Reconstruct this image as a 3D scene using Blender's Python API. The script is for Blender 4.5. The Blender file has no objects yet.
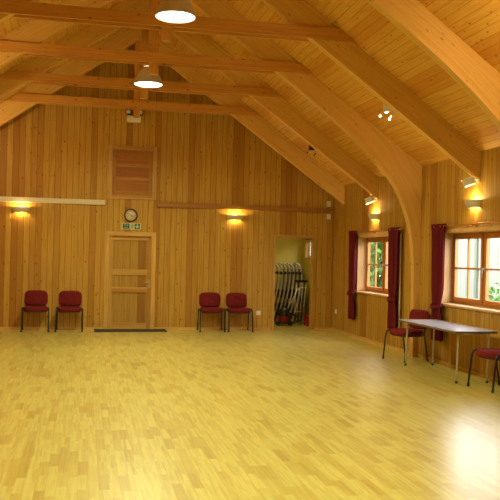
import bpy, bmesh, math, random
from mathutils import Vector, Matrix
from math import sin, cos, pi, radians as R
random.seed(7)
C = bpy.context.scene.collection

# ------------------------------------------------------------------ sizes (metres)
XR, XL, XC = 5.34, -3.38, 0.98
YB, YF = 16.25, -1.6
ZT, SL = 3.09, 0.725
ZRIDGE = ZT + SL * (XR - XC)
TY = [15.652, 13.744, 11.835, 9.927, 8.019]

# ------------------------------------------------------------------ mesh builder
class MB:
    def __init__(s):
        s.bm = bmesh.new(); s.uv = s.bm.loops.layers.uv.new('UVMap')
    def face(s, pts, uvs=None, smooth=False):
        vs = [s.bm.verts.new(p) for p in pts]
        try: f = s.bm.faces.new(vs)
        except ValueError: return
        f.smooth = smooth
        if uvs:
            for l, u in zip(f.loops, uvs): l[s.uv].uv = u
        return f
    def box(s, x0, x1, y0, y1, z0, z1, g='z', off=None):
        if off is None: off = (0, 0)
        P = [(x, y, z) for x in (x0, x1) for y in (y0, y1) for z in (z0, z1)]
        F = [(0, 1, 3, 2), (4, 6, 7, 5), (0, 4, 5, 1), (2, 3, 7, 6), (0, 2, 6, 4), (1, 5, 7, 3)]
        nax = [0, 0, 1, 1, 2, 2]; gi = 'xyz'.index(g)
        for f, n in zip(F, nax):
            if n == gi: a, b = [i for i in (0, 1, 2) if i != n]
            else: a = gi; b = [i for i in (0, 1, 2) if i not in (n, gi)][0]
            s.face([P[i] for i in f], [(P[i][a] + off[0], P[i][b] + off[1]) for i in f])
        return s
    def prism(s, pts, axis, a0, a1, uvf=None):
        # pts: 2D outline; axis 'y': pts are (x,z), extruded y; 'x': (y,z); 'z': (x,y)
        def P(p, a):
            return {'y': (p[0], a, p[1]), 'x': (a, p[0], p[1]), 'z': (p[0], p[1], a)}[axis]
        uvf = uvf or (lambda p: (p[1], p[0]))
        n = len(pts)
        s.face([P(p, a0) for p in pts], [uvf(p) for p in pts])
        s.face([P(p, a1) for p in reversed(pts)], [uvf(p) for p in reversed(pts)])
        for i in range(n):
            p, q = pts[i], pts[(i + 1) % n]; u, v = uvf(p), uvf(q)
            s.face([P(p, a0), P(p, a1), P(q, a1), P(q, a0)],
                   [u, (u[0], u[1] + a1 - a0), (v[0], u[1] + a1 - a0), (v[0], u[1])])
        return s
    def tube(s, path, r, n=10, cap=True, closed=False):
        path = [Vector(p) for p in path]; rings = []; m = len(path); L = 0; up = None
        for i, p in enumerate(path):
            if closed: t = path[(i + 1) % m] - path[i - 1]
            else: t = path[min(i + 1, m - 1)] - path[max(i - 1, 0)]
            t.normalize()
            if up is None:
                up = Vector((0, 0, 1)) if abs(t.z) < .9 else Vector((1, 0, 0))
            a = t.cross(up).normalized(); b = a.cross(t).normalized(); up = b
            rr = r[i] if isinstance(r, (list, tuple)) else r
            rings.append([p + (a * cos(2 * pi * k / n) + b * sin(2 * pi * k / n)) * rr for k in range(n)])
        s.rings(rings, cap and not closed, closed)
        return s
    def rings(s, rings, cap=True, closed=False, smooth=True):
        V = [[s.bm.verts.new(p) for p in rg] for rg in rings]; n = len(V[0]); m = len(V)
        L = 0
        for i in range(m if closed else m - 1):
            A, B = V[i], V[(i + 1) % m]; d = (A[0].co - B[0].co).length
            for k in range(n):
                f = s.bm.faces.new((A[k], A[(k + 1) % n], B[(k + 1) % n], B[k])); f.smooth = smooth
                for l, u in zip(f.loops, ((L, k * .02), (L, k * .02 + .02), (L + d, k * .02 + .02), (L + d, k * .02))): l[s.uv].uv = u
            L += d
        if cap:
            s.bm.faces.new(V[0][::-1]); s.bm.faces.new(V[-1])
        return s
    def lathe(s, prof, c=(0, 0, 0), n=32, M=None, cap=False):
        rg = []
        for r, z in prof:
            ring = [Vector((r * cos(2 * pi * k / n), r * sin(2 * pi * k / n), z)) for k in range(n)]
            if M: ring = [M @ v for v in ring]
            rg.append([v + Vector(c) for v in ring])
        return s.rings(rg, cap)
    def xf(s, M):
        bmesh.ops.transform(s.bm, matrix=M, verts=s.bm.verts); return s
    def build(s, name, mat, parent=None, bevel=0, subd=0, solid=0, fix=True):
        if fix: bmesh.ops.recalc_face_normals(s.bm, faces=s.bm.faces)
        me = bpy.data.meshes.new(name)
        if parent is not None:
            o = parent; v = Vector()
            while o is not None: v += o.location; o = o.parent
            bmesh.ops.translate(s.bm, verts=s.bm.verts, vec=-v)
        s.bm.to_mesh(me); s.bm.free()
        me.materials.append(mat)
        o = bpy.data.objects.new(name, me); C.objects.link(o)
        if parent is not None: o.parent = parent
        if bevel:
            w = o.modifiers.new('weld', 'WELD'); w.merge_threshold = .0002
            b = o.modifiers.new('bevel', 'BEVEL'); b.width = bevel; b.segments = 2; b.limit_method = 'ANGLE'
        if solid:
            b = o.modifiers.new('solid', 'SOLIDIFY'); b.thickness = solid; b.offset = 0
        if subd:
            b = o.modifiers.new('sub', 'SUBSURF'); b.levels = subd; b.render_levels = subd
        return o

def thing(name, label, cat, loc=(0, 0, 0), rot=0, group=None):
    o = bpy.data.objects.new(name, None); C.objects.link(o)
    o.empty_display_size = .2
    o.location = loc; o.rotation_euler = (0, 0, rot)
    return tag(o, label, cat, group)
def tag(o, label, cat, group=None, kind=None):
    o['label'] = label; o['category'] = cat
    if group: o['group'] = group
    if kind: o['kind'] = kind
    return o
def struct(o, label=None):
    o['kind'] = 'structure'
    if label: o['label'] = label
    return o
def sempty(name, loc, label=None):
    o = bpy.data.objects.new(name, None); C.objects.link(o); o.location = loc
    return struct(o, label)
def copy_tree(o, parent=None):
    c = o.copy(); C.objects.link(c)
    if parent is not None: c.parent = parent
    for ch in list(o.children): copy_tree(ch, c)
    return c

# ------------------------------------------------------------------ materials
def newmat(name):
    m = bpy.data.materials.new(name); m.use_nodes = True
    nt = m.node_tree; b = nt.nodes['Principled BSDF']
    return m, nt, b
class N:
    def __init__(s, nt): s.nt = nt
    def node(s, t, **k):
        n = s.nt.nodes.new(t)
        for a, v in k.items(): setattr(n, a, v)
        return n
    def put(s, sock, v):
        if isinstance(v, (int, float, tuple)): sock.default_value = v
        else: s.nt.links.new(v, sock)
    def m(s, op, a, b=0, c=0, clamp=False):
        n = s.node('ShaderNodeMath', operation=op, use_clamp=clamp)
        for i, v in enumerate((a, b, c)): s.put(n.inputs[i], v)
        return n.outputs[0]
    def vec(s, x, y, z=0):
        n = s.node('ShaderNodeCombineXYZ')
        for i, v in enumerate((x, y, z)): s.put(n.inputs[i], v)
        return n.outputs[0]
    def noise(s, v, scale=1, detail=3, rough=.5):
        n = s.node('ShaderNodeTexNoise'); s.put(n.inputs['Vector'], v)
        n.inputs['Scale'].default_value = scale; n.inputs['Detail'].default_value = detail; n.inputs['Roughness'].default_value = rough
        return n.outputs[0]
    def white(s, v):
        n = s.node('ShaderNodeTexWhiteNoise', noise_dimensions='3D'); s.put(n.inputs[0], v); return n.outputs[0]
    def mix(s, f, a, b, blend='MIX'):
        n = s.node('ShaderNodeMix', data_type='RGBA', blend_type=blend)
        s.put(n.inputs[0], f)
        s.put(n.inputs[6], a if not isinstance(a, tuple) else (*a, 1)); s.put(n.inputs[7], b if not isinstance(b, tuple) else (*b, 1))
        return n.outputs[2]
    def ss(s, v, a, b):
        n = s.node('ShaderNodeMapRange', interpolation_type='SMOOTHSTEP'); s.put(n.inputs[0], v)
        n.inputs[1].default_value = a; n.inputs[2].default_value = b; return n.outputs[0]

def wood(name, light, dark, heart, bw=.115, bl=0, rough=.45, knots=1.0, groove=.5, gw=.03, vary=1.0, coat=0, spec=.4, bump=.3, grain=1.0):
    m, nt, b = newmat(name); n = N(nt)
    tc = n.node('ShaderNodeUVMap'); sp = n.node('ShaderNodeSeparateXYZ'); nt.links.new(tc.outputs[0], sp.inputs[0])
    u, v = sp.outputs[0], sp.outputs[1]                     # u along the grain, v across
    t = n.m('DIVIDE', v, bw); idx = n.m('FLOOR', t); fr = n.m('SUBTRACT', t, idx)
    r0 = n.white(n.vec(idx, 3.3, 1.7))
    if bl:
        tl = n.m('ADD', n.m('DIVIDE', u, bl), n.m('MULTIPLY', r0, 7.3)); il = n.m('FLOOR', tl); fl = n.m('SUBTRACT', tl, il)
        rnd = n.white(n.vec(idx, il, 5.1)); rnd2 = n.white(n.vec(idx, il, 9.4))
    else:
        rnd = r0; rnd2 = n.white(n.vec(idx, 8.8, 2.2))
    gv = n.vec(n.m('MULTIPLY', u, 1.6), n.m('MULTIPLY', v, 34), n.m('MULTIPLY', rnd, 40))
    g1 = n.noise(gv, 1, 4, .6)
    g2 = n.noise(n.vec(n.m('MULTIPLY', u, 5), n.m('MULTIPLY', v, 150), n.m('MULTIPLY', rnd, 20)), 1, 2, .5)
    col = n.mix(n.m('MULTIPLY', n.ss(g1, .38, .72), .75 * grain), light, dark)
    col = n.mix(n.m('MULTIPLY', n.ss(g2, .5, .8), .25 * grain), col, dark)
    col = n.mix(n.m('MULTIPLY', n.ss(rnd, .5, 1.0), .65 * vary), col, heart)
    col = n.mix(n.m('MULTIPLY', n.ss(rnd2, .45, 1.0), .35 * vary), col, light)
    if knots:
        kv = n.vec(n.m('MULTIPLY', u, 5.5), n.m('MULTIPLY', v, 11), n.m('MULTIPLY', rnd, 30))
        w = n.node('ShaderNodeTexVoronoi'); nt.links.new(kv, w.inputs['Vector']); w.inputs['Scale'].default_value = 1
        d = n.m('ADD', w.outputs['Distance'], n.m('MULTIPLY', n.noise(kv, 6, 1), .06))
        k = n.m('SUBTRACT', 1, n.ss(d, .09, .22))
        gate = n.m('GREATER_THAN', n.white(w.outputs['Position']), .35)
        col = n.mix(n.m('MULTIPLY', n.m('MULTIPLY', k, gate), .75 * knots), col, (dark[0] * .32, dark[1] * .25, dark[2] * .25))
    e = n.m('MINIMUM', fr, n.m('SUBTRACT', 1, fr)); gm = n.m('SUBTRACT', 1, n.ss(e, 0, gw))
    if bl:
        e2 = n.m('MULTIPLY', n.m('MINIMUM', fl, n.m('SUBTRACT', 1, fl)), bl / bw)
        gm = n.m('MAXIMUM', gm, n.m('SUBTRACT', 1, n.ss(e2, 0, gw)))
    if groove: col = n.mix(n.m('MULTIPLY', gm, groove), col, (dark[0] * .4, dark[1] * .34, dark[2] * .3))
    nt.links.new(col, b.inputs['Base Color'])
    b.inputs['Roughness'].default_value = rough; b.inputs['Specular IOR Level'].default_value = spec
    b.inputs['Coat Weight'].default_value = coat; b.inputs['Coat Roughness'].default_value = .3
    if bump:
        bp = n.node('ShaderNodeBump'); bp.inputs['Strength'].default_value = bump; bp.inputs['Distance'].default_value = .004
        h = n.m('SUBTRACT', n.m('MULTIPLY', g1, .08), gm); nt.links.new(h, bp.inputs['Height']); nt.links.new(bp.outputs[0], b.inputs['Normal'])
    return m
def plain(name, col, rough=.5, metal=0, noise=.0, nscale=20, spec=.5, bump=0, col2=None):
    m, nt, b = newmat(name); n = N(nt)
    tc = n.node('ShaderNodeTexCoord')
    f = n.noise(tc.outputs['Object'], nscale, 3, .6)
    c2 = col2 or tuple(c * (1 - noise) for c in col)
    nt.links.new(n.mix(n.ss(f, .3, .7), col, c2), b.inputs['Base Color'])
    b.inputs['Roughness'].default_value = rough; b.inputs['Metallic'].default_value = metal
    b.inputs['Specular IOR Level'].default_value = spec
    if bump:
        bp = n.node('ShaderNodeBump'); bp.inputs['Strength'].default_value = bump; bp.inputs['Distance'].default_value = .002
        nt.links.new(f, bp.inputs['Height']); nt.links.new(bp.outputs[0], b.inputs['Normal'])
    return m
def glow(name, col, s):
    m, nt, b = newmat(name); b.inputs['Base Color'].default_value = (*col, 1)
    b.inputs['Emission Color'].default_value = (*col, 1); b.inputs['Emission Strength'].default_value = s
    return m

PL, PD, PH = (.54, .312, .052), (.36, .172, .02), (.33, .125, .011)
M_wall = wood('pine_boarding', PL, PD, PH, .118, rough=.5, groove=.8, gw=.07, vary=1.2, spec=.22)
M_ceil = wood('roof_boarding', (.70, .39, .08), (.52, .235, .032), (.54, .20, .022), .112, rough=.55, groove=.6, gw=.06, knots=1, spec=.25)
M_beam = wood('glulam', (.72, .44, .12), (.56, .29, .055), (.60, .29, .045), .045, rough=.48, groove=.12, gw=.08, vary=.45, knots=.8, bump=.1, grain=.7)
M_tie = wood('tie_timber', (.60, .29, .055), (.44, .165, .02), (.47, .165, .018), .2, rough=.5, groove=0, vary=.4, knots=.9, bump=.1)
M_door = wood('door_pine', (.56, .33, .07), (.38, .19, .028), (.38, .145, .016), .105, rough=.38, groove=.35, gw=.03, knots=.5)
M_panel = wood('door_boards', (.46, .27, .05), (.30, .14, .02), (.27, .10, .011), .16, rough=.42, groove=.5, gw=.04, knots=.4, vary=1.3, spec=.25)  # recess shade put into the colour; frontal light shows little relief
M_hatch = wood('hatch_pine', (.47, .21, .028), (.33, .125, .014), (.33, .11, .012), .2, rough=.45, groove=0, knots=.5, spec=.25)
M_hatchp = wood('hatch_boards', (.42, .165, .02), (.28, .09, .01), (.27, .08, .009), .12, rough=.45, groove=.4, knots=.5, spec=.25)
M_frame = wood('joinery_pine', (.66, .40, .095), (.48, .24, .04), (.50, .23, .035), .3, rough=.4, groove=0, knots=.4, vary=.3, bump=.1)
M_win = wood('window_wood', (.56, .23, .045), (.42, .145, .025), (.48, .17, .03), .3, rough=.35, groove=0, knots=0, vary=.3, bump=.1)
M_reveal = wood('reveal_pine', (.72, .46, .2), (.58, .32, .12), (.60, .31, .11), .12, rough=.5, groove=.2, knots=1, vary=.4)
M_floor = wood('beech_parquet', (.72, .64, .17), (.52, .40, .07), (.46, .30, .04), .07, bl=.36, rough=.30, groove=.2, gw=.03, knots=0, vary=.85, coat=.75, spec=.5, bump=.05, grain=1.1)
M_rail = wood('rail_stain', (.38, .16, .025), (.27, .10, .013), (.30, .10, .013), .3, rough=.45, groove=0, knots=.2, vary=.2)
M_white = plain('cream_paint', (.72, .62, .42), .5, noise=.06)
M_fixw = plain('white_plastic', (.80, .76, .66), .4, noise=.04)
M_shade = plain('lamp_metal', (.62, .55, .42), .45, noise=.05)
M_black = plain('black_metal', (.012, .011, .012), .35, noise=.2)
M_blackp = plain('black_plastic', (.02, .018, .018), .45, noise=.2)
M_red = plain('red_fabric', (.19, .011, .012), .85, noise=.28, nscale=120, spec=.25, bump=.3)
M_curt = plain('curtain_cloth', (.15, .008, .014), .8, noise=.25, nscale=40, spec=.2, bump=.15)
M_lining = plain('lining_cloth', (.62, .48, .3), .9, noise=.1)
M_steel = plain('tube_steel', (.62, .58, .48), .4, metal=.55, noise=.1)
M_tabletop = plain('table_laminate', (.46, .45, .52), .25, noise=.08, nscale=60, spec=.6)
M_edge = plain('table_edge', (.16, .13, .11), .4, noise=.1)
M_mat = plain('mat_rubber', (.040, .046, .030), .85, noise=.35, nscale=90, bump=.6)
M_brass = plain('satin_metal', (.60, .52, .38), .3, metal=.9)
M_green = plain('sign_green', (.005, .085, .045), .5)
M_signw = plain('sign_white', (.50, .55, .33), .5)
M_clockrim = plain('clock_rim', (.10, .025, .012), .35, noise=.2)
M_clockface = plain('clock_face', (.70, .58, .36), .5, noise=.05)
M_vacred = plain('vacuum_red', (.32, .015, .01), .35)
M_store = plain('store_paint', (.60, .44, .045), .6, noise=.08, nscale=4)
M_lens = glow('lamp_lens', (1, .95, .86), 9)
M_lens2 = glow('spot_bulb', (1, .9, .7), 30)
M_lensoff = plain('spot_glass', (.25, .24, .22), .15)
M_bulb = glow('sconce_bulb', (1, .80, .45), 14)
M_leaf = plain('leaves', (.10, .24, .035), .55, col2=(.035, .12, .015), nscale=3)
M_leaf2 = plain('bush_leaves', (.17, .36, .08), .55, col2=(.07, .2, .03), nscale=4)
M_trunk = plain('bark', (.07, .045, .03), .9, noise=.4, bump=.6)
M_shed = wood('shed_boards', (.30, .31, .28), (.22, .235, .20), (.2, .21, .175), .30, rough=.7, groove=.5, gw=.06, knots=0, vary=.4)
M_grass = plain('grass_blades', (.10, .20, .03), .9, noise=.4, nscale=8)
def glassmat():
    m, nt, b = newmat('window_glass'); n = N(nt)
    tr = n.node('ShaderNodeBsdfTransparent'); gl = n.node('ShaderNodeBsdfGlossy'); gl.inputs['Roughness'].default_value = .02
    fr = n.node('ShaderNodeFresnel'); fr.inputs[0].default_value = 1.45
    ge = n.node('ShaderNodeNewGeometry')
    mx = n.node('ShaderNodeMixShader'); nt.links.new(n.m('MULTIPLY', fr.outputs[0], n.m('SUBTRACT', 1, ge.outputs['Backfacing'])), mx.inputs[0])
    nt.links.new(tr.outputs[0], mx.inputs[1]); nt.links.new(gl.outputs[0], mx.inputs[2])
    nt.links.new(mx.outputs[0], nt.nodes['Material Output'].inputs[0]); return m
M_glass = glassmat()

# ------------------------------------------------------------------ room shell
def wall_grid(mb, plane, a0, a1, z0, z1, t0, t1, holes):
    As = sorted({a0, a1, *[h[0] for h in holes], *[h[1] for h in holes]})
    Zs = sorted({z0, z1, *[h[2] for h in holes], *[h[3] for h in holes]})
    for i in range(len(As) - 1):
        for j in range(len(Zs) - 1):
            ca, cz = (As[i] + As[i + 1]) / 2, (Zs[j] + Zs[j + 1]) / 2
            if any(h[0] < ca < h[1] and h[2] < cz < h[3] for h in holes): continue
            if plane == 'y': mb.box(As[i], As[i + 1], t0, t1, Zs[j], Zs[j + 1], 'z')
            else: mb.box(t0, t1, As[i], As[i + 1], Zs[j], Zs[j + 1], 'z')

YS = 18.7     # storage room far wall
mb = MB(); mb.box(XL - .2, XR + .25, YF - .2, YS + .2, -.12, 0, 'y')
struct(mb.build('floor', M_floor), 'pale yellow wood strip parquet floor')

W1 = (12.80, 14.72, .92, 2.0); W2 = (9.09, 11.01, .92, 2.0); W3 = (5.25, 7.17, .92, 2.0); W4 = (1.45, 3.37, .92, 2.0)
WS = (17.60, 18.45, 1.55, 2.0)
DH, HH, OH = (.50, 1.41, 0, 1.95), (.53, 1.39, 2.75, 3.72), (4.03, 4.86, 0, 1.98)
mb = MB(); wall_grid(mb, 'y', XL - .2, XR + .2, 0, ZT, YB, YB + .12, [DH, (HH[0], HH[1], HH[2], ZT), OH])
top = ZRIDGE + .02
# gable above the eaves, with the hatch opening left free
zr = lambda x: ZT + SL * (XR - XC - abs(x - XC))
mb.prism([(XL - .05, ZT), (HH[0], ZT), (HH[0], zr(HH[0]))], 'y', YB, YB + .12)
mb.prism([(HH[0], HH[3]), (HH[1], HH[3]), (HH[1], zr(HH[1])), (XC, top), (HH[0], zr(HH[0]))], 'y', YB, YB + .12)
mb.prism([(HH[1], ZT), (XR + .05, ZT), (HH[1], zr(HH[1]))], 'y', YB, YB + .12)
struct(mb.build('wall_back', M_wall), 'end wall of vertical knotty pine boards')
mb = MB(); wall_grid(mb, 'x', YF, YS, 0, ZT + .05, XR, XR + .25, [W1, W2, W3, W4, WS])
struct(mb.build('wall_right', M_wall), 'side wall of vertical pine boards with deep window openings')
mb = MB(); mb.box(XL - .2, XL, YF, YB, 0, ZT + .05); struct(mb.build('wall_left', M_wall))
mb = MB(); mb.box(XL - .2, XR + .2, YF - .2, YF, 0, ZT)
mb.prism([(XL - .05, ZT), (XR + .05, ZT), (XC, top)], 'y', YF - .2, YF); struct(mb.build('wall_front', M_wall))
mb = MB()
ln = math.hypot(1, SL)
for sgn, xe in ((1, XR + .3), (-1, XL - .3)):
    L = abs(xe - XC) * ln; ze = zr(xe)
    nx, nz = sgn * SL / ln * .08, 1 / ln * .08
    q = [(XC, YF - .2, ZRIDGE), (xe, YF - .2, ze), (xe, YS + .2, ze), (XC, YS + .2, ZRIDGE)]
    uv = [(p[1], abs(p[0] - XC) * ln + (50 if sgn < 0 else 0)) for p in q]
    mb.face(q, uv); mb.face([(p[0] + nx, p[1], p[2] + nz) for p in reversed(q)], uv[::-1])
    for i in range(4):
        a, b2 = q[i], q[(i + 1) % 4]
        mb.face([a, b2, (b2[0] + nx, b2[1], b2[2] + nz), (a[0] + nx, a[1], a[2] + nz)], [(0, 0)] * 4)
struct(mb.build('ceiling', M_ceil, fix=False), 'sloping pine boarded underside of the roof')
# storage room
mb = MB(); mb.box(3.2, XR, YS, YS + .15, 0, 2.6); struct(mb.build('wall_storage_back', M_store))
mb = MB(); mb.box(3.1, 3.2, YB + .12, YS, 0, 2.6); struct(mb.build('wall_storage_left', M_store))
mb = MB(); mb.box(3.1, XR, YB + .12, YS + .15, 2.6, 2.7); struct(mb.build('ceiling_storage', M_store))
mb = MB(); mb.box(XR - .015, XR - .001, YB + .125, WS[0] - .02, 0, 2.6); mb.box(XR - .015, XR - .001, WS[1] + .02, YS, 0, 2.6)
mb.box(XR - .015, XR - .001, WS[0] - .02, WS[1] + .02, 0, WS[2] - .02); mb.box(XR - .015, XR - .001, WS[0] - .02, WS[1] + .02, WS[3] + .02, 2.6)
struct(mb.build('wall_storage_right', M_store))
# rails and skirtings
mb = MB()
mb.box(HH[1] + .1, XR, YB - .06, YB, 2.55, 2.64, 'x'); struct(mb.build('trim_1', M_rail, bevel=.004), 'brown rail along the end wall right of the hatch')
mb = MB(); mb.box(XL, DH[0] - .07, YB - .018, YB, 0, .05, 'x'); mb.box(DH[1] + .07, OH[0] - .07, YB - .018, YB, 0, .05, 'x'); mb.box(OH[1] + .07, XR, YB - .018, YB, 0, .05, 'x')
struct(mb.build('baseboard_back', M_frame))
mb = MB()
for y0, y1 in ((TY[2] + .065, YB - .02), (TY[4] + .065, TY[2] - .065), (YF, TY[4] - .065)): mb.box(XR - .018, XR, y0, y1, 0, .05, 'y')
struct(mb.build('baseboard_right', M_frame))
# doorway architrave
mb = MB(); x0, x1, z1 = OH[0], OH[1], OH[3]
mb.box(x0 - .06, x0 + .005, YB - .02, YB + .13, 0, z1 + .06); mb.box(x1 - .005, x1 + .06, YB - .02, YB + .13, 0, z1 + .06)
mb.box(x0 + .005, x1 - .005, YB - .02, YB + .13, z1 - .005, z1 + .06, 'x')
struct(mb.build('trim_2', M_door, bevel=.004), 'pine frame of the open storeroom doorway')

# ------------------------------------------------------------------ doors in the end wall
def door(name, H, panels, handle, label, knobz, mf=None, ml=None, mp=None):
    mf, ml, mp = mf or M_frame, ml or M_door, mp or M_panel
    x0, x1, z0, z1 = H
    d = sempty(name, ((x0 + x1) / 2, YB, z0), label)
    mb = MB(); w = .065
    mb.box(x0 - w, x0 + .02, YB - .025, YB + .02, z0 if z0 == 0 else z0 - w, z1 + w); mb.box(x1 - .02, x1 + w, YB - .025, YB + .02, z0 if z0 == 0 else z0 - w, z1 + w)
    mb.box(x0 + .02, x1 - .02, YB - .025, YB + .02, z1 - .02, z1 + w, 'x')
    if z0: mb.box(x0 + .02, x1 - .02, YB - .025, YB + .02, z0 - w, z0 + .02, 'x')
    mb.box(x0 - w, x1 + w, YB + .10, YB + .16, z0 if z0 == 0 else z0 - w, z1 + w)  # backing added behind the leaf to stop light leaking through the gaps
    mb.build('door_frame', mf, d, bevel=.004)
    mb = MB(); a, b2 = x0 + .022, x1 - .022; zb = z0 + (.005 if z0 == 0 else .022); zt = z1 - .022; st = .075
    mb.box(a, a + st, YB + .03, YB + .05, zb, zt); mb.box(b2 - st, b2, YB + .03, YB + .05, zb, zt)
    zs = [zb] + [z for p in panels for z in p] + [zt]
    for i in range(0, len(zs), 2): mb.box(a + st, b2 - st, YB + .028, YB + .05, zs[i], zs[i + 1], 'x')
    lf = mb.build('door_leaf', ml, d, bevel=.004)
    for p in panels:
        mb = MB(); mb.box(a + st - .01, b2 - st + .01, YB + .052, YB + .075, p[0] - .01, p[1] + .01, 'z' if z0 == 0 else 'x'); mb.build('panel', mp, lf)
    mb = MB(); hx = b2 - .03
    if handle == 'lever':
        mb.box(hx - .018, hx + .018, YB + .02, YB + .03, knobz - .09, knobz + .09); mb.tube([(hx, YB + .03, knobz + .03), (hx, YB - .02, knobz + .03), (hx - .02, YB - .025, knobz + .03), (hx - .1, YB - .025, knobz + .03)], .009)
    else:
        mb.lathe([(.001, 0), (.008, 0), (.008, .02), (.016, .028), (.017, .038), (.001, .044)], (hx, YB + .03, knobz), 16, Matrix.Rotation(pi / 2, 3, 'X'))
    mb.build('door_handle', M_brass, lf)
door('door_1', DH, [(.13, .76), (.87, 1.12), (1.24, 1.84)], 'lever', 'pine panelled door below the clock', .95)
door('door_2', HH, [(2.87, 3.08), (3.15, 3.35), (3.42, 3.62)], 'knob', 'square pine loft hatch high on the end wall', 3.15, M_door, M_hatch, M_hatchp)

# ------------------------------------------------------------------ windows in the right wall
def window(name, W, label=None, dark=False):
    y0, y1, z0, z1 = W; X = XR + .2
    w = sempty(name, (X, (y0 + y1) / 2, z0), label)
    mb = MB()                                                # pale lining of the deep reveal
    t = .015
    mb.box(XR - .002, X, y0 - .002, y0 + t, z0, z1, 'z'); mb.box(XR - .002, X, y1 - t, y1 + .002, z0, z1, 'z'); mb.box(XR - .002, X, y0, y1, z1 - t, z1 + .002, 'y')
    mb.build('reveal_lining', M_reveal, w)
    mb = MB(); mb.box(XR - .035, X, y0 - .06, y1 + .06, z0 - .03, z0 + .004, 'y'); mb.build('window_sill', M_reveal, w, bevel=.006)
    mb = MB(); mb.box(XR - .022, XR, y0 - .08, y1 + .08, z1 - .01, z1 + .075, 'y'); mb.build('lintel_board', M_reveal, w, bevel=.004)
    f = .045; mb = MB()
    mb.box(X - .01, X + .05, y0, y0 + f, z0, z1); mb.box(X - .01, X + .05, y1 - f, y1, z0, z1)
    mb.box(X - .01, X + .05, y0 + f, y1 - f, z0, z0 + f, 'y'); mb.box(X - .01, X + .05, y0 + f, y1 - f, z1 - f, z1, 'y')
    ym = (y0 + y1) / 2; mb.box(X - .01, X + .05, ym - .02, ym + .02, z0 + f, z1 - f)
    mb.build('window_frame', M_win, w, bevel=.003)
    for a, b2, hs in ((y0 + f, ym - .02, 1), (ym + .02, y1 - f, -1)):
        s = .06; c, d = z0 + f, z1 - f; mb = MB(); xx0, xx1 = X - .03, X + .02
        mb.box(xx0, xx1, a, a + s, c, d); mb.box(xx0, xx1, b2 - s, b2, c, d)
        mb.box(xx0, xx1, a + s, b2 - s, c, c + s, 'y'); mb.box(xx0, xx1, a + s, b2 - s, d - s, d, 'y')
        sa = mb.build('sash', M_win, w, bevel=.003)
        mb = MB(); m1, m2 = (a + b2) / 2, (c + d) / 2
        mb.box(X - .022, X + .012, m1 - .013, m1 + .013, c + s, d - s); mb.box(X - .024, X + .014, a + s, b2 - s, m2 - .013, m2 + .013, 'y')
        mb.build('glazing_bars', M_win, sa)
        mb = MB(); mb.box(X - .008, X - .003, a + s - .004, b2 - s + .004, c + s - .004, d - s + .004); mb.build('pane', M_glass, sa)
        hy = b2 - .03 if hs == 1 else a + .03
        mb = MB(); mb.box(xx0 - .008, xx0, hy - .012, hy + .012, m2 - .03, m2 + .03)
        mb.tube([(xx0 - .005, hy, m2), (xx0 - .04, hy, m2), (xx0 - .045, hy, m2 - .02), (xx0 - .045, hy, m2 - .12)], .007)
        mb.build('window_handle', M_steel, sa)
    return w
window('window_1', W1, 'far side window with green leaves behind it')
window('window_2', W2, 'near side window beside the table')
window('window_3', W3); window('window_4', W4)
# storeroom window
y0, y1, z0, z1 = WS; w = sempty('window_5', (XR + .2, (y0 + y1) / 2, z0), 'small storeroom window seen through the doorway')
mb = MB()
for b_ in ((y0, y0 + .05, z0, z1), (y1 - .05, y1, z0, z1), (y0 + .05, y1 - .05, z0, z0 + .05), (y0 + .05, y1 - .05, z1 - .05, z1)): mb.box(XR + .1, XR + .15, *b_)
mb.build('window_frame', M_fixw, w)
mb = MB(); mb.box(XR + .12, XR + .125, y0 + .05, y1 - .05, z0 + .05, z1 - .05); mb.build('pane', M_glass, w)

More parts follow.
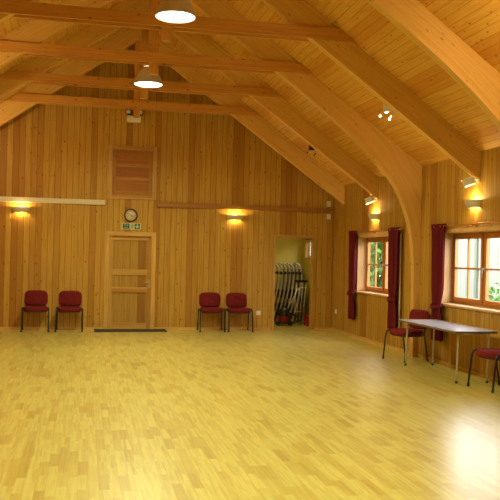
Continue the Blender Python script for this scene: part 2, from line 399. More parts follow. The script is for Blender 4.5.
# ------------------------------------------------------------------ roof trusses
def catmull(P, n=5):
    out = []
    for i in range(len(P) - 1):
        p0, p1, p2, p3 = P[max(i - 1, 0)], P[i], P[i + 1], P[min(i + 2, len(P) - 1)]
        for k in range(n):
            t = k / n
            out.append(tuple(.5 * (2 * p1[j] + (p2[j] - p0[j]) * t + (2 * p0[j] - 5 * p1[j] + 4 * p2[j] - p3[j]) * t * t + (3 * p1[j] - p0[j] - 3 * p2[j] + p3[j]) * t ** 3) for j in (0, 1)))
    out.append(P[-1]); return out
HW = XR - XC
def rafter(parent, Y, side, curved, t=.06):
    bot = lambda h: 2.70 + .715 * (HW - h)      # h = distance from the centre line
    topf = lambda h: ZT + SL * (HW - h) - .001
    if curved:
        P = [(4.26, 0), (4.26, .5), (4.255, 1.1), (4.24, 1.6), (4.195, 1.99), (4.115, 2.29), (3.99, 2.59), (3.82, 2.86), (3.62, 3.07), (3.38, 3.31), (3.1, 3.56), (2.6, bot(2.6)), (1.9, bot(1.9)), (1, bot(1)), (0, bot(0))]
        inner = catmull(P, 4)
        nin = len(inner); outer = []
        # pair: column part goes up the wall, then along the roof
        for h, z in inner:
            if z < 1.9: outer.append((HW - .001, z))
            else: outer.append(None)
        k0 = max(i for i, o in enumerate(outer) if o is not None)
        k1 = next(i for i, (h, z) in enumerate(inner) if z > 3.05)
        for i in range(k0 + 1, nin):
            h, z = inner[i]
            if i < k1:
                a = (i - k0) / (k1 - k0); outer[i] = (HW - .001, outer[k0][1] + a * (topf(HW) - outer[k0][1]))
            else:
                hh = h + .26 * min(1, h / .6); hh = min(hh, HW) * ((nin - 1 - i) / (nin - 1 - k1)) ** 0 if i < nin - 1 else 0
                hk1 = HW
                if i == k1: hh = hk1
                outer[i] = (hh, topf(hh))
        # keep the outer line monotone
        for i in range(k1 + 1, nin): 
            if outer[i][0] > outer[i - 1][0]: outer[i] = (outer[i - 1][0] - .001, topf(outer[i - 1][0] - .001))
    else:
        inner = [(HW - .001, bot(HW))] + [(HW * (1 - i / 8), bot(HW * (1 - i / 8))) for i in range(1, 9)]
        outer = [(HW - .001, topf(HW))] + [(HW * (1 - i / 8), topf(HW * (1 - i / 8))) for i in range(1, 9)]
    mb = MB(); L = 0; X = lambda h: XC + side * h; so = side * 3.7 + Y
    n = len(inner)
    rows = []
    for i in range(n):
        if i: L += math.dist(inner[i], inner[i - 1])
        a, b2 = inner[i], outer[i]; wd = math.dist(a, b2)
        rows.append((L + so, a, b2, wd))
    for i in range(n - 1):
        (l0, a0, b0, w0), (l1, a1, b1, w1) = rows[i], rows[i + 1]
        for Yp in (Y - t, Y + t):
            q = [(X(a0[0]), Yp, a0[1]), (X(b0[0]), Yp, b0[1]), (X(b1[0]), Yp, b1[1]), (X(a1[0]), Yp, a1[1])]
            mb.face(q, [(l0, 0), (l0, w0), (l1, w1), (l1, 0)])
        for s0, s1, vv in ((a0, a1, 0), (b0, b1, .5)):
            mb.face([(X(s0[0]), Y - t, s0[1]), (X(s0[0]), Y + t, s0[1]), (X(s1[0]), Y + t, s1[1]), (X(s1[0]), Y - t, s1[1])],
                    [(l0, vv), (l0, vv + 2 * t), (l1, vv + 2 * t), (l1, vv)])
    for i in (0, n - 1):
        l, a, b2, wd = rows[i]
        mb.face([(X(a[0]), Y - t, a[1]), (X(a[0]), Y + t, a[1]), (X(b2[0]), Y + t, b2[1]), (X(b2[0]), Y - t, b2[1])], [(0, 0), (.1, 0), (.1, .3), (0, .3)])
    bmesh.ops.remove_doubles(mb.bm, verts=mb.bm.verts, dist=.0005)
    return mb.build('curved_rafter' if curved else 'rafter', M_beam, parent)
labels = ['farthest roof truss with a tie beam, right in front of the end wall',
          'straight pine roof truss second from the end wall, ending above the far side window',
          'pine roof truss whose rafter curves into a wall post between the two windows',
          'straight pine roof truss ending at the wall above the near window',
          'nearest pine roof truss at the top right corner with curving rafter']
for i, Y in enumerate(TY):
    t = thing('roof_truss', labels[i], 'roof truss', (XC, Y, 0 if i in (2, 4) else 2.7), 0)
    for sd in (1, -1): rafter(t, Y, sd, i in (2, 4))
    for k, (ya, yb) in enumerate(((Y - .11, Y - .0605), (Y + .0605, Y + .11))):
        mb = MB(); hb = HW - (4.45 - ZT) / SL - .01; ht = HW - (4.6 - ZT) / SL - .01
        o = random.random() * 5
        mb.prism([(XC - hb, 4.45), (XC + hb, 4.45), (XC + ht, 4.6), (XC - ht, 4.6)], 'y', ya, yb, lambda p, o=o: (p[0] + o * 3, p[1] - 4.44 + .2 * int(o * 4)))
        mb.build('tie_beam', M_tie, t, bevel=.004)
    mb = MB()
    pr = [(XC - .065, 4.30), (XC - .045, 4.285), (XC + .045, 4.285), (XC + .065, 4.30), (XC + .065, 5.80), (XC - .065, 5.80)]
    mb.prism(pr, 'y', Y - .058, Y + .058, lambda p: (p[1] + 2.3 * i, p[0] + .1)); mb.build('king_post', M_tie, t, bevel=.003)

# ------------------------------------------------------------------ lights of the hall
def area(name, parent, loc, size, energy, col, rot=(0, 0, 0), spread=pi):
    l = bpy.data.lights.new(name, 'AREA'); l.shape = 'DISK'; l.size = size; l.energy = energy; l.color = col; l.spread = spread
    o = bpy.data.objects.new(name, l); C.objects.link(o); o.parent = parent; o.location = loc; o.rotation_euler = rot; return o
def point(name, parent, loc, energy, col, r=.03):
    l = bpy.data.lights.new(name, 'POINT'); l.energy = energy; l.color = col; l.shadow_soft_size = r
    o = bpy.data.objects.new(name, l); C.objects.link(o); o.parent = parent; o.location = loc; return o
E_PEND, E_SC = 102, 15.0
COLP, COLS = (1, 1.0, .58), (1, .80, .38)
def pendant(y, label, z=4.31):
    t = thing('pendant_lamp', label, 'pendant lamp', (XC, y, z), 0)
    def b(mb, n, m, **k): return mb.xf(Matrix.Translation((XC, y, z))).build(n, m, t, **k)
    mb = MB(); mb.lathe([(.232, -.004), (.236, .012), (.225, .03), (.205, .10), (.16, .19), (.11, .25), (.085, .28), (.083, .283), (.105, .245), (.155, .185), (.2, .098), (.218, .03), (.224, .0), (.232, -.004)], n=40); b(mb, 'lamp_shade', M_shade)
    mb = MB(); mb.lathe([(.001, .285), (.075, .285), (.085, .29), (.085, .43), (.07, .455), (.02, .47), (.001, .47)], n=28); b(mb, 'lamp_housing', M_shade)
    mb = MB(); mb.lathe([(.001, -.028), (.08, -.025), (.15, -.015), (.2, .0), (.222, .012), (.2, .02), (.001, .02)], n=40); b(mb, 'lamp_lens', M_lens)
    mb = MB(); mb.tube([(0, 0, .47), (0, 0, ZRIDGE - z - .03)], .008); b(mb, 'hanging_rod', M_shade)
    area('pendant_light', t, (0, 0, -.035), .3, E_PEND, COLP, (0, 0, 0), R(158))
    return t
pendant(12.8, 'round white pendant lamp farther from the camera, over the door', 4.335)
pendant(8.97, 'round white pendant lamp nearest the top edge of the photo')
pendant(5.15, 'round white pendant lamp out of view overhead'); pendant(1.33, 'round white pendant lamp out of view behind the camera')

def sconce(loc, rot, label, group=None):
    # local: back on the wall plane y=0, sticks out towards -y
    t = thing('wall_sconce', label, 'wall light', loc, rot)
    mb = MB(); n = 14
    def arc(w, d, z): return [Vector((-w / 2 * cos(pi * k / n), -d * sin(pi * k / n) ** .7, z)) for k in range(n + 1)]
    O = [arc(.36, .13, .05), arc(.34, .125, 0), arc(.24, .09, -.055)]; I = [arc(.23, .082, -.055), arc(.33, .117, 0), arc(.35, .122, .05)]
    rows = O + I; V = [[mb.bm.verts.new(p) for p in r] for r in rows]
    for a in range(len(V)):
        A, B = V[a], V[(a + 1) % len(V)]
        for k in range(n):
            f = mb.bm.faces.new((A[k], A[k + 1], B[k + 1], B[k])); f.smooth = True
    mb.build('sconce_shell', M_shade, None).parent = t
    mb = MB(); mb.tube([(-.06, -.055, 0), (.06, -.055, 0)], .012); o = mb.build('sconce_bulb', M_bulb, None); o.parent = t
    point('sconce_light', t, (0, -.055, .03), E_SC, COLS, .02)
    point('sconce_light_low', t, (0, -.055, -.022), E_SC * .3, COLS, .02)
    return t
SCN = 'on the end wall'
sconce((-1.24, YB, 2.40), 0, 'lit wall sconce under the white trunking, left end of the end wall')
sconce((3.14, YB, 2.38), 0, 'lit wall sconce on the end wall between hatch and doorway')
rz = -pi / 2
sconce((XR, 13.80, 2.36), -rz * -1, 'lit wall sconce above the far side window')
sconce((XR, 9.99, 2.37), -rz * -1, 'lit wall sconce above the near side window')
sconce((XR, 6.2, 2.37), rz, 'lit side wall sconce out of view')
for y in (13.98, 10.06, 6.2): sconce((XL, y, 2.37), -rz, ['lit sconce on the left side wall, farthest one', 'lit sconce on the left side wall, middle one', 'lit sconce on the left side wall, nearest one'][int(y < 13) + int(y < 9)])

def boxfix(Y, label):
    t = thing('speaker', label, 'speaker', (XR - .15, Y, 2.60), 0)
    mb = MB(); mb.box(-.075, .075, -.06, .06, -.05, .05, 'x'); mb.xf(Matrix.Translation((XR - .15, Y, 2.66)) @ Matrix.Rotation(R(-35), 4, 'Z') @ Matrix.Rotation(R(-22), 4, 'Y')); mb.build('speaker_case', M_fixw, t, bevel=.012)
    mb = MB(); mb.tube([(XR - .15, Y, 2.69), (XR - .07, Y, 2.72), (XR - .02, Y, 2.70)], .012); mb.box(XR - .02, XR, Y - .03, Y + .03, 2.66, 2.74); mb.build('bracket', M_fixw, t)
boxfix(TY[1] - .02, 'small white tilted box above the far side window, under the rafter end')
boxfix(TY[3] - .02, 'small white tilted box above the near side window, under the rafter end')

def spots(x, y, z, lit, label, aim=(.75, .05, .42), e=4):
    t = thing('spotlight_cluster', label, 'spotlight', (x, y, z), 0)
    base = MB(); base.box(x - .05, x + .05, y - .055, y - .02, z + .02, z + .16); base.tube([(x, y - .03, z + .05), (x, y + .05, z + .03)], .012); base.build('mount', M_blackp if not lit else M_fixw, t, bevel=.004)
    for k, (dx, dy, dz, r) in enumerate(((-.06, .06, -.03, .014), (.085, .08, -.06, .016), (.015, .03, .03, .028))):
        if not lit and k == 2: continue
        c = Vector((x + dx, y + dy, z + dz)); d = Vector((-.45, -.55, -.55)).normalized(); q = d.to_track_quat('Z', 'Y').to_matrix().to_4x4()
        mb = MB(); mb.lathe([(.001, -.09), (r * .6, -.09), (r * .8, -.05), (r * 1.1, 0), (r, 0), (r * .7, -.04)], n=16); mb.xf(Matrix.Translation(c) @ q); sh = mb.build('spot_head', M_blackp if not lit else M_fixw, t)
        mb = MB(); mb.lathe([(.001, .004), (r * .6, 0), (r * .98, -.004), (r * .9, -.01), (.001, -.01)], n=16); mb.xf(Matrix.Translation(c) @ q); mb.build('bulb', M_lens2 if lit else M_lensoff, sh)
    if lit: 
        o = area('spot_light', t, (.09, .10, .02), .05, e, (1, .72, .34)); o.rotation_euler = Vector(aim).to_track_quat('-Z', 'Y').to_euler()
spots(4.02, 10.07, 3.57, True, 'lit cluster of small spotlights under the rafter, upper right')
spots(4.02, 6.25, 3.57, True, 'lit spotlight cluster out of view overhead on the right', (.02, 1, .06), 15)
spots(-2.12, 10.07, 3.57, True, 'lit spotlight cluster out of view overhead on the left', (0, 1, .1), 16)
spots(-2.12, 13.88, 3.57, True, 'lit spotlight cluster out of view at the far left', (.1, 1, .0), 14)
spots(4.08, 13.88, 3.53, False, 'unlit dark small spotlight fitting under the far rafter')

# ------------------------------------------------------------------ end wall fittings
mb = MB(); mb.box(XL, .42, YB - .05, YB, 2.55, 2.65, 'x')
tag(mb.build('cable_trunking', M_white, bevel=.006), 'long cream white trunking along the end wall, left of the hatch', 'trunking')
# clock
cx, cz = .945, 2.355
t = thing('wall_clock', 'round wall clock with dark brown rim above the door', 'clock', (cx, YB, cz))
Mc = Matrix.Translation((cx, YB, cz)) @ Matrix.Rotation(pi / 2, 4, 'X')
mb = MB(); mb.lathe([(.112, 0), (.135, 0), (.14, .012), (.135, .028), (.122, .034), (.112, .028), (.112, 0)], n=40); mb.xf(Mc).build('clock_rim', M_clockrim, t)
mb = MB(); mb.lathe([(.001, .012), (.114, .012), (.114, .002), (.001, .002)], n=40); mb.xf(Mc); face = mb.build('clock_face', M_clockface, t)
def hand(a, L, w, nm, yy):
    mb = MB(); mb.box(-w / 2, w / 2, yy, yy + .002, -.015, L); mb.xf(Matrix.Translation((cx, YB - .02, cz)) @ Matrix.Rotation(R(a), 4, 'Y')); mb.build(nm, M_black, face)
hand(115, .06, .009, 'hour_hand', 0); hand(305, .09, .006, 'minute_hand', .003)
for k in range(12):
    mb = MB(); a = k * pi / 6; L = .018 if k % 3 == 0 else .01
    p = Vector((sin(a), 0, cos(a))); q = Vector((cos(a), 0, -sin(a))) * .0025
    c = Vector((cx, YB - .0135, cz))
    mb.face([c + p * .1 - q, c + p * .1 + q, c + p * (.1 - L) + q, c + p * (.1 - L) - q])
    mb.build('hour_mark', M_black, face)
# exit sign
sx0, sx1, sz0, sz1 = .76, 1.16, 2.065, 2.195
t = thing('exit_sign', 'small green and white fire exit sign between clock and door', 'sign', ((sx0 + sx1) / 2, YB, sz0))
mb = MB(); mb.box(sx0, sx1, YB - .006, YB, sz0, sz1); mb.build('sign_board', M_signw, t, bevel=.001)
mb = MB(); mb.box(sx0 + .025, sx0 + .165, YB - .008, YB - .006, sz0 + .012, sz1 - .012); mb.build('green_panel', M_green, t); mb = MB(); mb.box(sx0 + .27, sx1 - .025, YB - .008, YB - .006, sz0 + .012, sz1 - .012); mb.build('green_panel', M_green, t)
def text(body, x, z, size, mat, parent, y):
    cu = bpy.data.curves.new('lettering', 'FONT'); cu.body = body; cu.size = size; cu.align_x = 'CENTER'; cu.align_y = 'CENTER'; cu.extrude = .0005; cu.space_line = .8
    tmp = bpy.data.objects.new('lettering', cu); C.objects.link(tmp)
    dg = bpy.context.evaluated_depsgraph_get(); me = bpy.data.meshes.new_from_object(tmp.evaluated_get(dg)); bpy.data.objects.remove(tmp)
    me.materials.clear(); me.materials.append(mat)
    o = bpy.data.objects.new('lettering', me); C.objects.link(o); o.parent = parent; o.location = Vector((x, y, z)) - parent.location; o.rotation_euler = (pi / 2, 0, 0); return o
text('Fire\nexit', sx0 + .095, (sz0 + sz1) / 2, .06, M_signw, t, YB - .0095)
mb = MB(); c0 = sx0 + .322; mz = (sz0 + sz1) / 2                 # arrow pointing down
mb.prism([(c0 - .013, mz + .043), (c0 + .013, mz + .043), (c0 + .013, mz - .005), (c0 + .036, mz + .016), (c0 + .036, mz - .012), (c0, mz - .045), (c0 - .036, mz - .012), (c0 - .036, mz + .016), (c0 - .013, mz - .005)], 'y', YB - .0095, YB - .008); mb.build('arrow', M_signw, t)
mb = MB(); c0 = sx0 + .218                                        # running figure
yy = YB - .008
mb.lathe([(.001, 0), (.009, 0), (.009, .002), (.001, .002)], (c0 + .012, yy + .001, mz + .037), 12, Matrix.Rotation(pi / 2, 3, 'X'))
for a, b2 in (((.006, .024), (-.004, -.008)), ((-.004, -.008), (.018, -.02)), ((.018, -.02), (.014, -.045)), ((-.004, -.008), (-.018, -.03)), ((-.018, -.03), (-.032, -.036)), ((.006, .02), (.026, .008)), ((.004, .02), (-.02, .016)), ((-.02, .016), (-.026, .0))):
    mb.tube([(c0 + a[0], yy, mz + a[1]), (c0 + b2[0], yy, mz + b2[1])], .0045, 6)
mb.build('running_figure', M_green, t)
# emergency light
t = thing('emergency_light', 'white emergency light box with two lamp heads above the hatch', 'emergency light', (.96, YB, 4.26))
mb = MB(); mb.box(.82, 1.10, YB - .09, YB, 4.27, 4.40, 'x'); mb.build('battery_box', M_fixw, t, bevel=.01)
for sx in (-.115, .135):
    c = Vector((.96 + sx, YB - .07, 4.475)); q = Vector((.25 * (1 if sx > 0 else -1), -1, -.35)).to_track_quat('Z', 'Y').to_matrix().to_4x4()
    mb = MB(); mb.lathe([(.001, -.05), (.04, -.05), (.055, -.02), (.06, .02), (.052, .02), (.045, 0)], n=20); mb.xf(Matrix.Translation(c) @ q); mb.tube([c, c + Vector((0, .01, -.08))], .012); h = mb.build('lamp_head', M_blackp, t)
    mb = MB(); mb.lathe([(.001, .018), (.03, .014), (.05, .006), (.001, .002)], n=20); mb.xf(Matrix.Translation(c) @ q); mb.build('lamp_glass', plain('pale_glass', (.75, .72, .6), .15), h)
def plate(x, z, w, h, label, nm='wall_plate', cat='wall plate'):
    mb = MB(); mb.box(x - w / 2, x + w / 2, YB - .03, YB, z - h / 2, z + h / 2); return tag(mb.build(nm, M_fixw, bevel=.004), label, cat)
plate(5.20, 2.74, .085, .12, 'small white box on the end wall just above the right end of the brown rail')
plate(5.21, 2.46, .085, .12, 'small white box on the end wall just below the right end of the brown rail')
def socket(M, label):
    mb = MB(); mb.box(-.045, .045, -.012, 0, -.045, .045); mb.box(-.015, -.006, -.017, -.012, .0, .02); mb.box(.006, .015, -.017, -.012, .0, .02); mb.xf(M)
    tag(mb.build('power_socket', M_fixw, bevel=.002), label, 'socket')
socket(Matrix.Translation((3.69, YB, .36)), 'white power socket low on the end wall beside the storeroom doorway')
socket(Matrix.Translation((XR, 16.0, .42)) @ Matrix.Rotation(rz, 4, 'Z'), 'white power socket low on the side wall near the corner')
mb = MB(); mb.prism([(.25, 15.74), (1.70, 15.80), (1.70, 16.2), (.25, 16.2)], 'z', 0, .016); tag(mb.build('door_mat', M_mat, bevel=.004), 'long dark grey door mat in front of the pine door', 'mat')

# ------------------------------------------------------------------ stacking chairs
def superring(a, b2, z, n=40, e=3.2, bulge=0):
    out = []
    for k in range(n):
        t = 2 * pi * k / n; c, s = cos(t), sin(t)
        out.append(Vector((a * math.copysign(abs(c) ** (2 / e), c), b2 * math.copysign(abs(s) ** (2 / e), s), z)))
    return out
def make_chair():
    t = thing('stacking_chair', '', 'chair')
    f = MB()
    for s in (-1, 1):
        P = [(s * .254, -.235, .012), (s * .252, -.21, .25), (s * .25, -.19, .40), (s * .249, -.172, .44), (s * .248, -.135, .458), (s * .248, .0, .46), (s * .248, .10, .458), (s * .249, .135, .44), (s * .25, .155, .40), (s * .252, .19, .2), (s * .254, .225, .012)]
        f = MB(); f.tube(P, .0125, 10); lp = f.build('side_frame', M_black, t)
        for q in (P[0], P[-1]):
            c = MB(); c.lathe([(.001, -.012), (.017, -.012), (.018, .02), (.001, .02)], q, 12); c.build('foot_cap', M_blackp, lp)
    f = MB(); f.tube([(-.248, -.12, .445), (-.2, -.12, .385), (.2, -.12, .385), (.248, -.12, .445)], .011); f.tube([(-.248, .11, .445), (-.2, .11, .385), (.2, .11, .385), (.248, .11, .445)], .011); f.build('cross_bars', M_black, t)
    f = MB(); f.rings([superring(.17, .16, .375), superring(.205, .19, .38), superring(.218, .203, .395)]); f.build('seat_shell', M_blackp, t)
    f = MB(); f.rings([superring(.218, .203, .395), superring(.230, .217, .41), superring(.231, .219, .447), superring(.226, .212, .468), superring(.20, .185, .48), superring(.1, .09, .48)]); f.build('seat', M_red, t)
    # backrest, built lying then tipped up
    B = Matrix.Translation((0, .235, .635)) @ Matrix.Rotation(R(82), 4, 'X')
    def curve(rg, off):
        return [Vector((v.x, v.y * (1 + .0 * v.x), v.z - .9 * v.x * v.x * 1.0)) for v in rg]
    f = MB(); f.rings([curve(superring(a, b2, z, e=4.4), 0) for a, b2, z in ((.1, .07, .033), (.19, .125, .034), (.215, .145, .028), (.226, .153, .016), (.226, .153, .002), (.218, .147, -.004))]); f.xf(B).build('backrest', M_red, t)
    f = MB(); f.rings([curve(superring(a, b2, z, e=4.4), 0) for a, b2, z in ((.218, .147, -.004), (.21, .14, -.014), (.15, .09, -.018))]); f.xf(B).build('back_shell', M_blackp, t)
    for s in (-1, 1):
        f = MB(); f.tube([(s * .17, .05, .385), (s * .17, .17, .385), (s * .17, .215, .40), (s * .17, .232, .45), (s * .17, .24, .56), (s * .165, .243, .62)], .011, 8); f.build('back_support', M_black, t)
    return t
proto = make_chair()
CH = [(-.89, 15.97, R(2), 'red and black stacking chair at the far left against the end wall'),
      (-.235, 15.97, R(-1), 'red and black chair left of the door mat, second from the left edge'),
      (2.625, 15.97, R(-1), 'red and black chair right of the door, left one of the pair'),
      (3.205, 15.97, R(1), 'red and black chair under the sconce, nearer the storeroom doorway'),
      (4.965, 11.42, R(-72), 'red stacking chair at the far end of the folding table, facing left'),
      (5.03, 8.79, R(-84), 'red stacking chair cut by the right edge of the photo')]
for i, (x, y, a, lb) in enumerate(CH):
    o = proto if i == 0 else copy_tree(proto)
    o.location = (x, y, 0); o.rotation_euler = (0, 0, a); o['label'] = lb; o['group'] = 'red stacking chairs'

# ------------------------------------------------------------------ table
tx0, tx1, ty0, ty1, tz = 4.62, 5.21, 9.10, 10.92, .68
t = thing('folding_table', 'long grey topped table with silver legs below the near window', 'table', ((tx0 + tx1) / 2, (ty0 + ty1) / 2, 0))
mb = MB(); mb.box(tx0, tx1, ty0, ty1, tz - .005, tz, 'y'); mb.build('tabletop', M_tabletop, t, bevel=.002)
mb = MB(); mb.box(tx0, tx1, ty0, ty1, tz - .03, tz - .0052, 'y'); mb.build('table_edge', M_edge, t, bevel=.004)
for ya, dy in ((ty0 + .14, -.0), (ty1 - .07, 0)):
    a, b2 = tx0 + .10, tx1 - .06
    mid = [(a + .06, ya, tz - .045), (b2 - .06, ya, tz - .045)]
    mb = MB(); mb.tube([(a + .08, ya, tz - .045), (b2 - .04, ya, tz - .045)], .0125); mb.build('leg_crossbar', M_steel, t)
    for s, xx, xin in ((-1, a, a + .06), (1, b2, b2 - .06)):
        xt = xx - s * -.0 + .02; xin = xt - s * .06; P = [(xin, ya, tz - .045), (xin + s * .03, ya, tz - .05), (xin + s * .05, ya, tz - .068), (xt, ya, tz - .10), (xx + .01, ya, .3), (xx, ya, .012)]
        mb = MB(); mb.tube(P, .0125); lg = mb.build('leg', M_steel, t)
        mb = MB(); mb.lathe([(.001, 0), (.016, 0), (.017, .025), (.001, .026)], (xx, ya, 0), 12); mb.build('foot_cap', M_blackp, lg)

# ------------------------------------------------------------------ curtains and rods
def curtain(ya, yb, label, z0=.36, z1=2.12, lining=0):
    X0 = XR - .075; yc = (ya + yb) / 2; hw = abs(yb - ya) / 2
    t = thing('curtain', label, 'curtain', (X0, yc, z0))
    n = 84; rows = []
    zs = [z0 + (z1 - z0) * k / 30 for k in range(31)]
    ztie = .88
    for z in zs:
        d = abs(z - ztie)
        pinch = math.exp(-(d / .16) ** 2); w = hw * (1 - .30 * pinch) * (.86 + .14 * min(1, max(0, (z - ztie) / 1.1)) if z > ztie else .82 + .1 * (ztie - z))
        if z > z1 - .09: w *= 1.1 if z < z1 - .03 else 1.2
        amp = .047 * (1 - .3 * pinch); rows.append([])
        for k in range(n + 1):
            s = k / n * 2 - 1; ph = s * 15 + .35 * sin(z * 2.2 + s * 3)
            rows[-1].append(Vector((X0 + amp * sin(ph) * (.75 + .25 * sin(s * 5 + z)) - .015 * pinch, yc + w * s + .012 * cos(ph * 1.0), z)))
    mb = MB(); V = [[mb.bm.verts.new(p) for p in r] for r in rows]
    for i in range(len(V) - 1):
        for k in range(n):
            f = mb.bm.faces.new((V[i][k], V[i][k + 1], V[i + 1][k + 1], V[i + 1][k])); f.smooth = True
    mb.build('curtain_cloth', M_curt, t, solid=.005)
    mb = MB(); w = hw * .62; P = []
    for k in range(28):
        a = 2 * pi * k / 28; P.append((X0 - .012 + .072 * cos(a), yc + w * 1.02 * sin(a), ztie + .015 * cos(a)))
    A = [[Vector(p) + Vector((0, 0, dz)) for p in P] for dz in (-.03, .03)]
    mb.rings(A, cap=False); mb.build('tieback', M_curt, t, solid=.006)
    if lining:
        mb = MB(); yy = ya + .01
        mb.box(X0 + .03, X0 + .036, ya + .0, ya + .05, z0 + .02, z1 - .1); mb.build('curtain_lining', M_lining, t)
    return t
curtain(14.60, 15.02, 'dark red tied curtain nearest the corner, left of the far window')
curtain(12.46, 12.95, 'dark red tied curtain right of the far window, beside the wall post', lining=1)
curtain(10.74, 11.20, 'dark red tied curtain left of the near window, behind the table')
curtain(8.60, 9.03, 'dark red tied curtain at the right edge of the photo')
def rod(y0, y1, label):
    z = 2.085; x = XR - .075
    t = thing('curtain_rod', label, 'curtain rod', (x, (y0 + y1) / 2, z))
    mb = MB(); mb.tube([(x, y0, z), (x, y1, z)], .014, 12); mb.build('pole', M_win, t)
    for y in (y0 + .25, (y0 + y1) / 2, y1 - .25):
        mb = MB(); mb.box(x - .02, XR - .02, y - .012, y + .012, z - .028, z - .008); mb.box(XR - .03, XR, y - .025, y + .025, z - .05, z + .03); mb.build('bracket', M_win, t)
    for y in (y0, y1):
        mb = MB(); mb.lathe([(.001, -.03), (.018, -.02), (.025, 0), (.018, .02), (.001, .03)], n=14); mb.xf(Matrix.Translation((x, y, z)) @ Matrix.Rotation(pi / 2, 4, 'X')); mb.build('finial', M_win, t)
rod(12.42, 15.08, 'reddish wooden curtain rod over the far side window')
rod(8.5, 11.31, 'reddish wooden curtain rod over the near side window')

# ------------------------------------------------------------------ storeroom contents
def make_folded():
    t = thing('folded_chair', '', 'chair')
    prof = [(-.26, .02), (-.16, .35), (-.08, .7), (-.035, 1.0), (-.04, 1.22), (-.075, 1.34), (-.13, 1.40), (-.19, 1.41)]
    P = catmull(prof, 4)
    for s in (0, 1):
        mb = MB(); mb.tube([(x, s * .42, z) for x, z in P], .02, 10); mb.build('tube', M_steel, t)
    mb = MB(); mb.tube([(-.19, -.01, 1.41), (-.19, .43, 1.41)], .017); mb.build('top_bar', M_blackp, t)
    mb = MB()
    mb.box(-.075, -.035, -.03, .45, 1.16, 1.22); mb.build('clamp', M_blackp, t, bevel=.006)
    mb = MB(); q = [(-.10, .60), (-.06, .80), (-.08, .80), (-.12, .60)]; mb.prism(q, 'y', .03, .39); mb.build('back_panel', M_blackp, t)
    mb = MB(); q = [(-.24, .05), (-.12, .48), (-.14, .48), (-.26, .05)]; mb.prism(q, 'y', .03, .39); mb.build('seat_panel', M_blackp, t)
    return t
fp = make_folded()
for k in range(7):
    o = fp if k == 0 else copy_tree(fp)
    o.location = (4.52 + k * .093, 17.72 + .015 * (k % 2), 0); o['label'] = 'folded silver tube chair with black fittings in the row behind the doorway'; o['group'] = 'folded tube chairs in the storeroom'
t = thing('added_ceiling_light', 'round ceiling light added out of view to brighten the storeroom', 'ceiling light', (4.4, 17.2, 2.5))  # unseen lamp added to brighten the storeroom
mb = MB(); mb.lathe([(.001, 2.49), (.1, 2.5), (.15, 2.54), (.16, 2.6), (.001, 2.6)], (4.4, 17.2, 0)); mb.build('diffuser', M_fixw, t)
area('storeroom_fill', t, (0, 0, -.03), .2, 11, (1, .9, .5))
# vacuum cleaner
vx, vy = 4.53, 17.30
t = thing('vacuum_cleaner', 'red and black tub vacuum cleaner on the storeroom floor', 'vacuum cleaner', (vx, vy, 0))
T = Matrix.Translation((vx, vy, 0)) @ Matrix.Diagonal((.85, .85, 1.1, 1))
mb = MB(); mb.lathe([(.001, .07), (.16, .07), (.175, .09), (.175, .19), (.165, .21), (.001, .21)], n=32); mb.xf(T).build('tub', M_vacred, t)
mb = MB(); mb.lathe([(.001, .04), (.19, .04), (.195, .07), (.001, .07)], n=32); mb.xf(T).build('base_ring', M_blackp, t)
mb = MB(); mb.lathe([(.168, .205), (.175, .22), (.17, .26), (.14, .32), (.08, .36), (.001, .37)], n=32); mb.tube([(-.06, 0, .35), (-.05, 0, .40), (.05, 0, .40), (.06, 0, .35)], .013); mb.xf(T).build('lid', M_blackp, t)
for dx, dy in ((-.15, -.1), (.15, -.1), (-.15, .1), (.15, .1)):
    mb = MB(); mb.lathe([(.001, -.02), (.04, -.02), (.045, 0), (.04, .02), (.001, .02)], n=16); mb.xf(Matrix.Translation((vx + dx, vy + dy, .045)) @ Matrix.Rotation(pi / 2, 4, 'Y')); mb.build('wheel', M_blackp, t)
mb = MB(); H = [(vx, vy - .15, .25), (vx + .1, vy - .28, .3), (vx + .28, vy - .2, .2), (vx + .36, vy + .0, .1), (vx + .28, vy + .12, .07), (vx + .2, vy - .2, .06), (vx + .05, vy - .27, .12), (vx + .02, vy - .24, .4)]
h = [(p[0], p[1]) for p in H]
mb.tube([tuple(Vector(H[i]).lerp(Vector(H[i + 1]), k / 4)) for i in range(len(H) - 1) for k in range(4)] + [H[-1]], .02, 10); mb.build('hose', M_blackp, t)
mb = MB(); mb.tube([(vx + .02, vy - .24, .40), (vx + .30, vy - .1, .86)], .013); mb.build('wand', M_steel, t)
mb = MB(); mb.box(5.0, 5.26, 17.0, 17.3, 0, .015); mb.box(5.0, 5.015, 17.0, 17.3, .015, .24); mb.box(5.245, 5.26, 17.0, 17.3, .015, .24); mb.box(5.015, 5.245, 17.0, 17.015, .015, .24); mb.box(5.015, 5.245, 17.285, 17.3, .015, .24); mb.box(4.995, 5.265, 16.99, 17.31, .21, .24)
mb.box(5.02, 5.24, 17.02, 17.28, .015, .2)
tag(mb.build('red_crate', M_vacred, bevel=.004), 'small red box on the storeroom floor beside the right jamb', 'box')
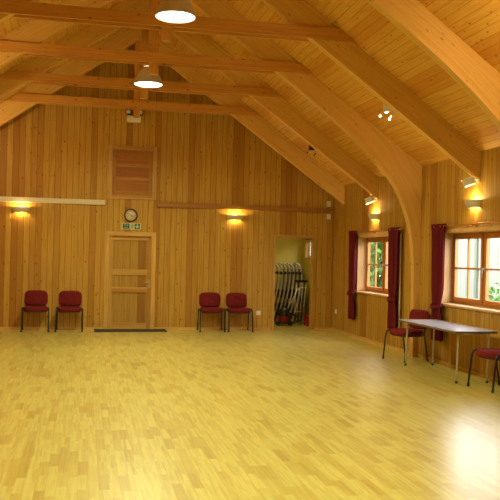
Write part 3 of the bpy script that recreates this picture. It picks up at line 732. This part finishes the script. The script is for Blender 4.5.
# folded table leaning against the row
t = thing('folded_trestle', 'folded grey trestle leaning at the right inside the storeroom', 'trestle', (5.0, 17.52, 0))
for k in range(4):
    mb = MB(); x = 4.80 + k * .075; mb.tube([(x, 17.50, .02), (x + .10, 17.60, .98)], .011, 8); mb.build('leg', M_steel, t)
mb = MB(); mb.tube([(4.82, 17.515, .3), (5.07, 17.515, .3)], .01); mb.tube([(4.88, 17.585, .85), (5.12, 17.585, .85)], .01); mb.build('crossbar', M_steel, t)
mb = MB(); mb.box(4.87, 5.16, 17.58, 17.63, .98, 1.03, 'x'); mb.build('top_rail', M_blackp, t)
mb = MB(); mb.box(4.75, 5.26, 18.3, 18.36, .0, 1.28, 'z');  # added dark board, gives the trestle a dark background
tag(mb.build('dark_backdrop', M_edge, bevel=.01), 'dark board added as a backdrop behind the folded trestle in the storeroom', 'board')

# ------------------------------------------------------------------ outdoors
mb = MB(); mb.box(XR + .25, 24, -4, 42, -.35, -.25); struct(mb.build('ground', M_grass))
t = thing('white_shed', 'pale boarded outbuilding outside the near side window', 'shed', (10, 14, -.25))
mb = MB(); mb.box(9.4, 12, 8.5, 19.0, -.25, 2.55, 'z'); mb.build('shed_wall', M_shed, t)
mb = MB(); mb.box(9.25, 12.15, 8.3, 19.2, 2.55, 2.63); mb.build('shed_roof', plain('slate', (.12, .12, .13), .7, noise=.3), t)
mb = MB()
for y in (10.2, 12.0, 13.8, 15.6, 17.4): mb.box(9.36, 9.4, y, y + .12, -.25, 2.5)
mb.build('shed_battens', plain('batten_paint', (.16, .18, .13), .7), t)
def foliage(c, rad, n, size, mat, name, parent):
    mb = MB(); rnd = random.Random(int(c[0] * 100 + c[1] * 7))
    for i in range(n):
        d = Vector((rnd.gauss(0, 1), rnd.gauss(0, 1), rnd.gauss(0, 1))).normalized() * (rnd.random() ** .45)
        p = Vector((c[0] + d.x * rad[0], c[1] + d.y * rad[1], c[2] + d.z * rad[2]))
        a = Vector((rnd.gauss(0, 1), rnd.gauss(0, 1), rnd.gauss(0, .6))).normalized(); b2 = a.cross(Vector((rnd.gauss(0, 1), rnd.gauss(0, 1), rnd.gauss(0, 1)))).normalized()
        s = size * (.6 + rnd.random() * .8)
        mb.face([p - a * s, p + b2 * s * .5, p + a * s, p - b2 * s * .5])
    return mb.build(name, mat, parent, fix=False)
TR = [((8.3, 20.6), 1.3, 2.5, 'leafy green tree outside the far side window, left part of the pane'),
      ((9.3, 24.0), 1.9, 3.2, 'leafy green tree farther out behind the far side window'),
      ((12.6, 28.2), 2.6, 3.8, 'tall leafy tree deepest in the garden outside the far window')]
for (x, y), r, z, lb in TR:
    t = thing('tree', lb, 'tree', (x, y, -.25))
    mb = MB(); mb.tube([(x, y, -.25), (x + .05, y, 1), (x - .05, y + .05, z)], [.14, .11, .05], 10); mb.build('trunk', M_trunk, t)
    foliage((x, y, z - .7), (r, r, z * .8), 2600, .13, M_leaf, 'crown', t)
t = thing('bush', 'pale green bush outside the lower right pane of the near window', 'bush', (7.7, 13.1, -.25))
mb = MB()
for k in range(7):
    a = k * .9; mb.tube([(7.7, 13.1, -.25), (7.7 + .2 * cos(a), 13.1 + .25 * sin(a), .3), (7.7 + .35 * cos(a), 13.1 + .45 * sin(a), .8)], .012, 6)
mb.build('stems', M_trunk, t); foliage((7.7, 13.1, .5), (.55, .75, .75), 1500, .055, M_leaf2, 'foliage', t)

# ------------------------------------------------------------------ sky
w = bpy.data.worlds.new('sky'); bpy.context.scene.world = w; w.use_nodes = True
nt = w.node_tree; bg = nt.nodes['Background']; n = N(nt)
tc = n.node('ShaderNodeTexCoord'); f = n.noise(tc.outputs['Generated'], 2.5, 4, .6)
nt.links.new(n.mix(n.ss(f, .35, .7), (.80, .88, 1.0), (1, 1, 1)), bg.inputs[0]); bg.inputs[1].default_value = 10.0

# ------------------------------------------------------------------ camera
f, yaw, pit, rol, cz = 780.03, .210705, .0070653, .0218812, 1.580878
Fv = Vector((sin(yaw) * cos(pit), cos(yaw) * cos(pit), sin(pit))); Rv = Vector((cos(yaw), -sin(yaw), 0)); Uv = Rv.cross(Fv)
c_, s_ = cos(rol), sin(rol); R2 = c_ * Rv + s_ * Uv; U2 = -s_ * Rv + c_ * Uv
cam = bpy.data.cameras.new('camera'); co = bpy.data.objects.new('camera', cam); C.objects.link(co)
M = Matrix(((R2.x, U2.x, -Fv.x, 0), (R2.y, U2.y, -Fv.y, 0), (R2.z, U2.z, -Fv.z, cz), (0, 0, 0, 1)))
co.matrix_world = M; cam.sensor_width = 36; cam.lens = f / 500 * 36; cam.clip_end = 200
S = bpy.context.scene; S.camera = co
S.view_settings.view_transform = 'Standard'; S.view_settings.look = 'None'; S.view_settings.gamma = 1; S.view_settings.use_curve_mapping = False
S.view_settings.exposure = 0.0
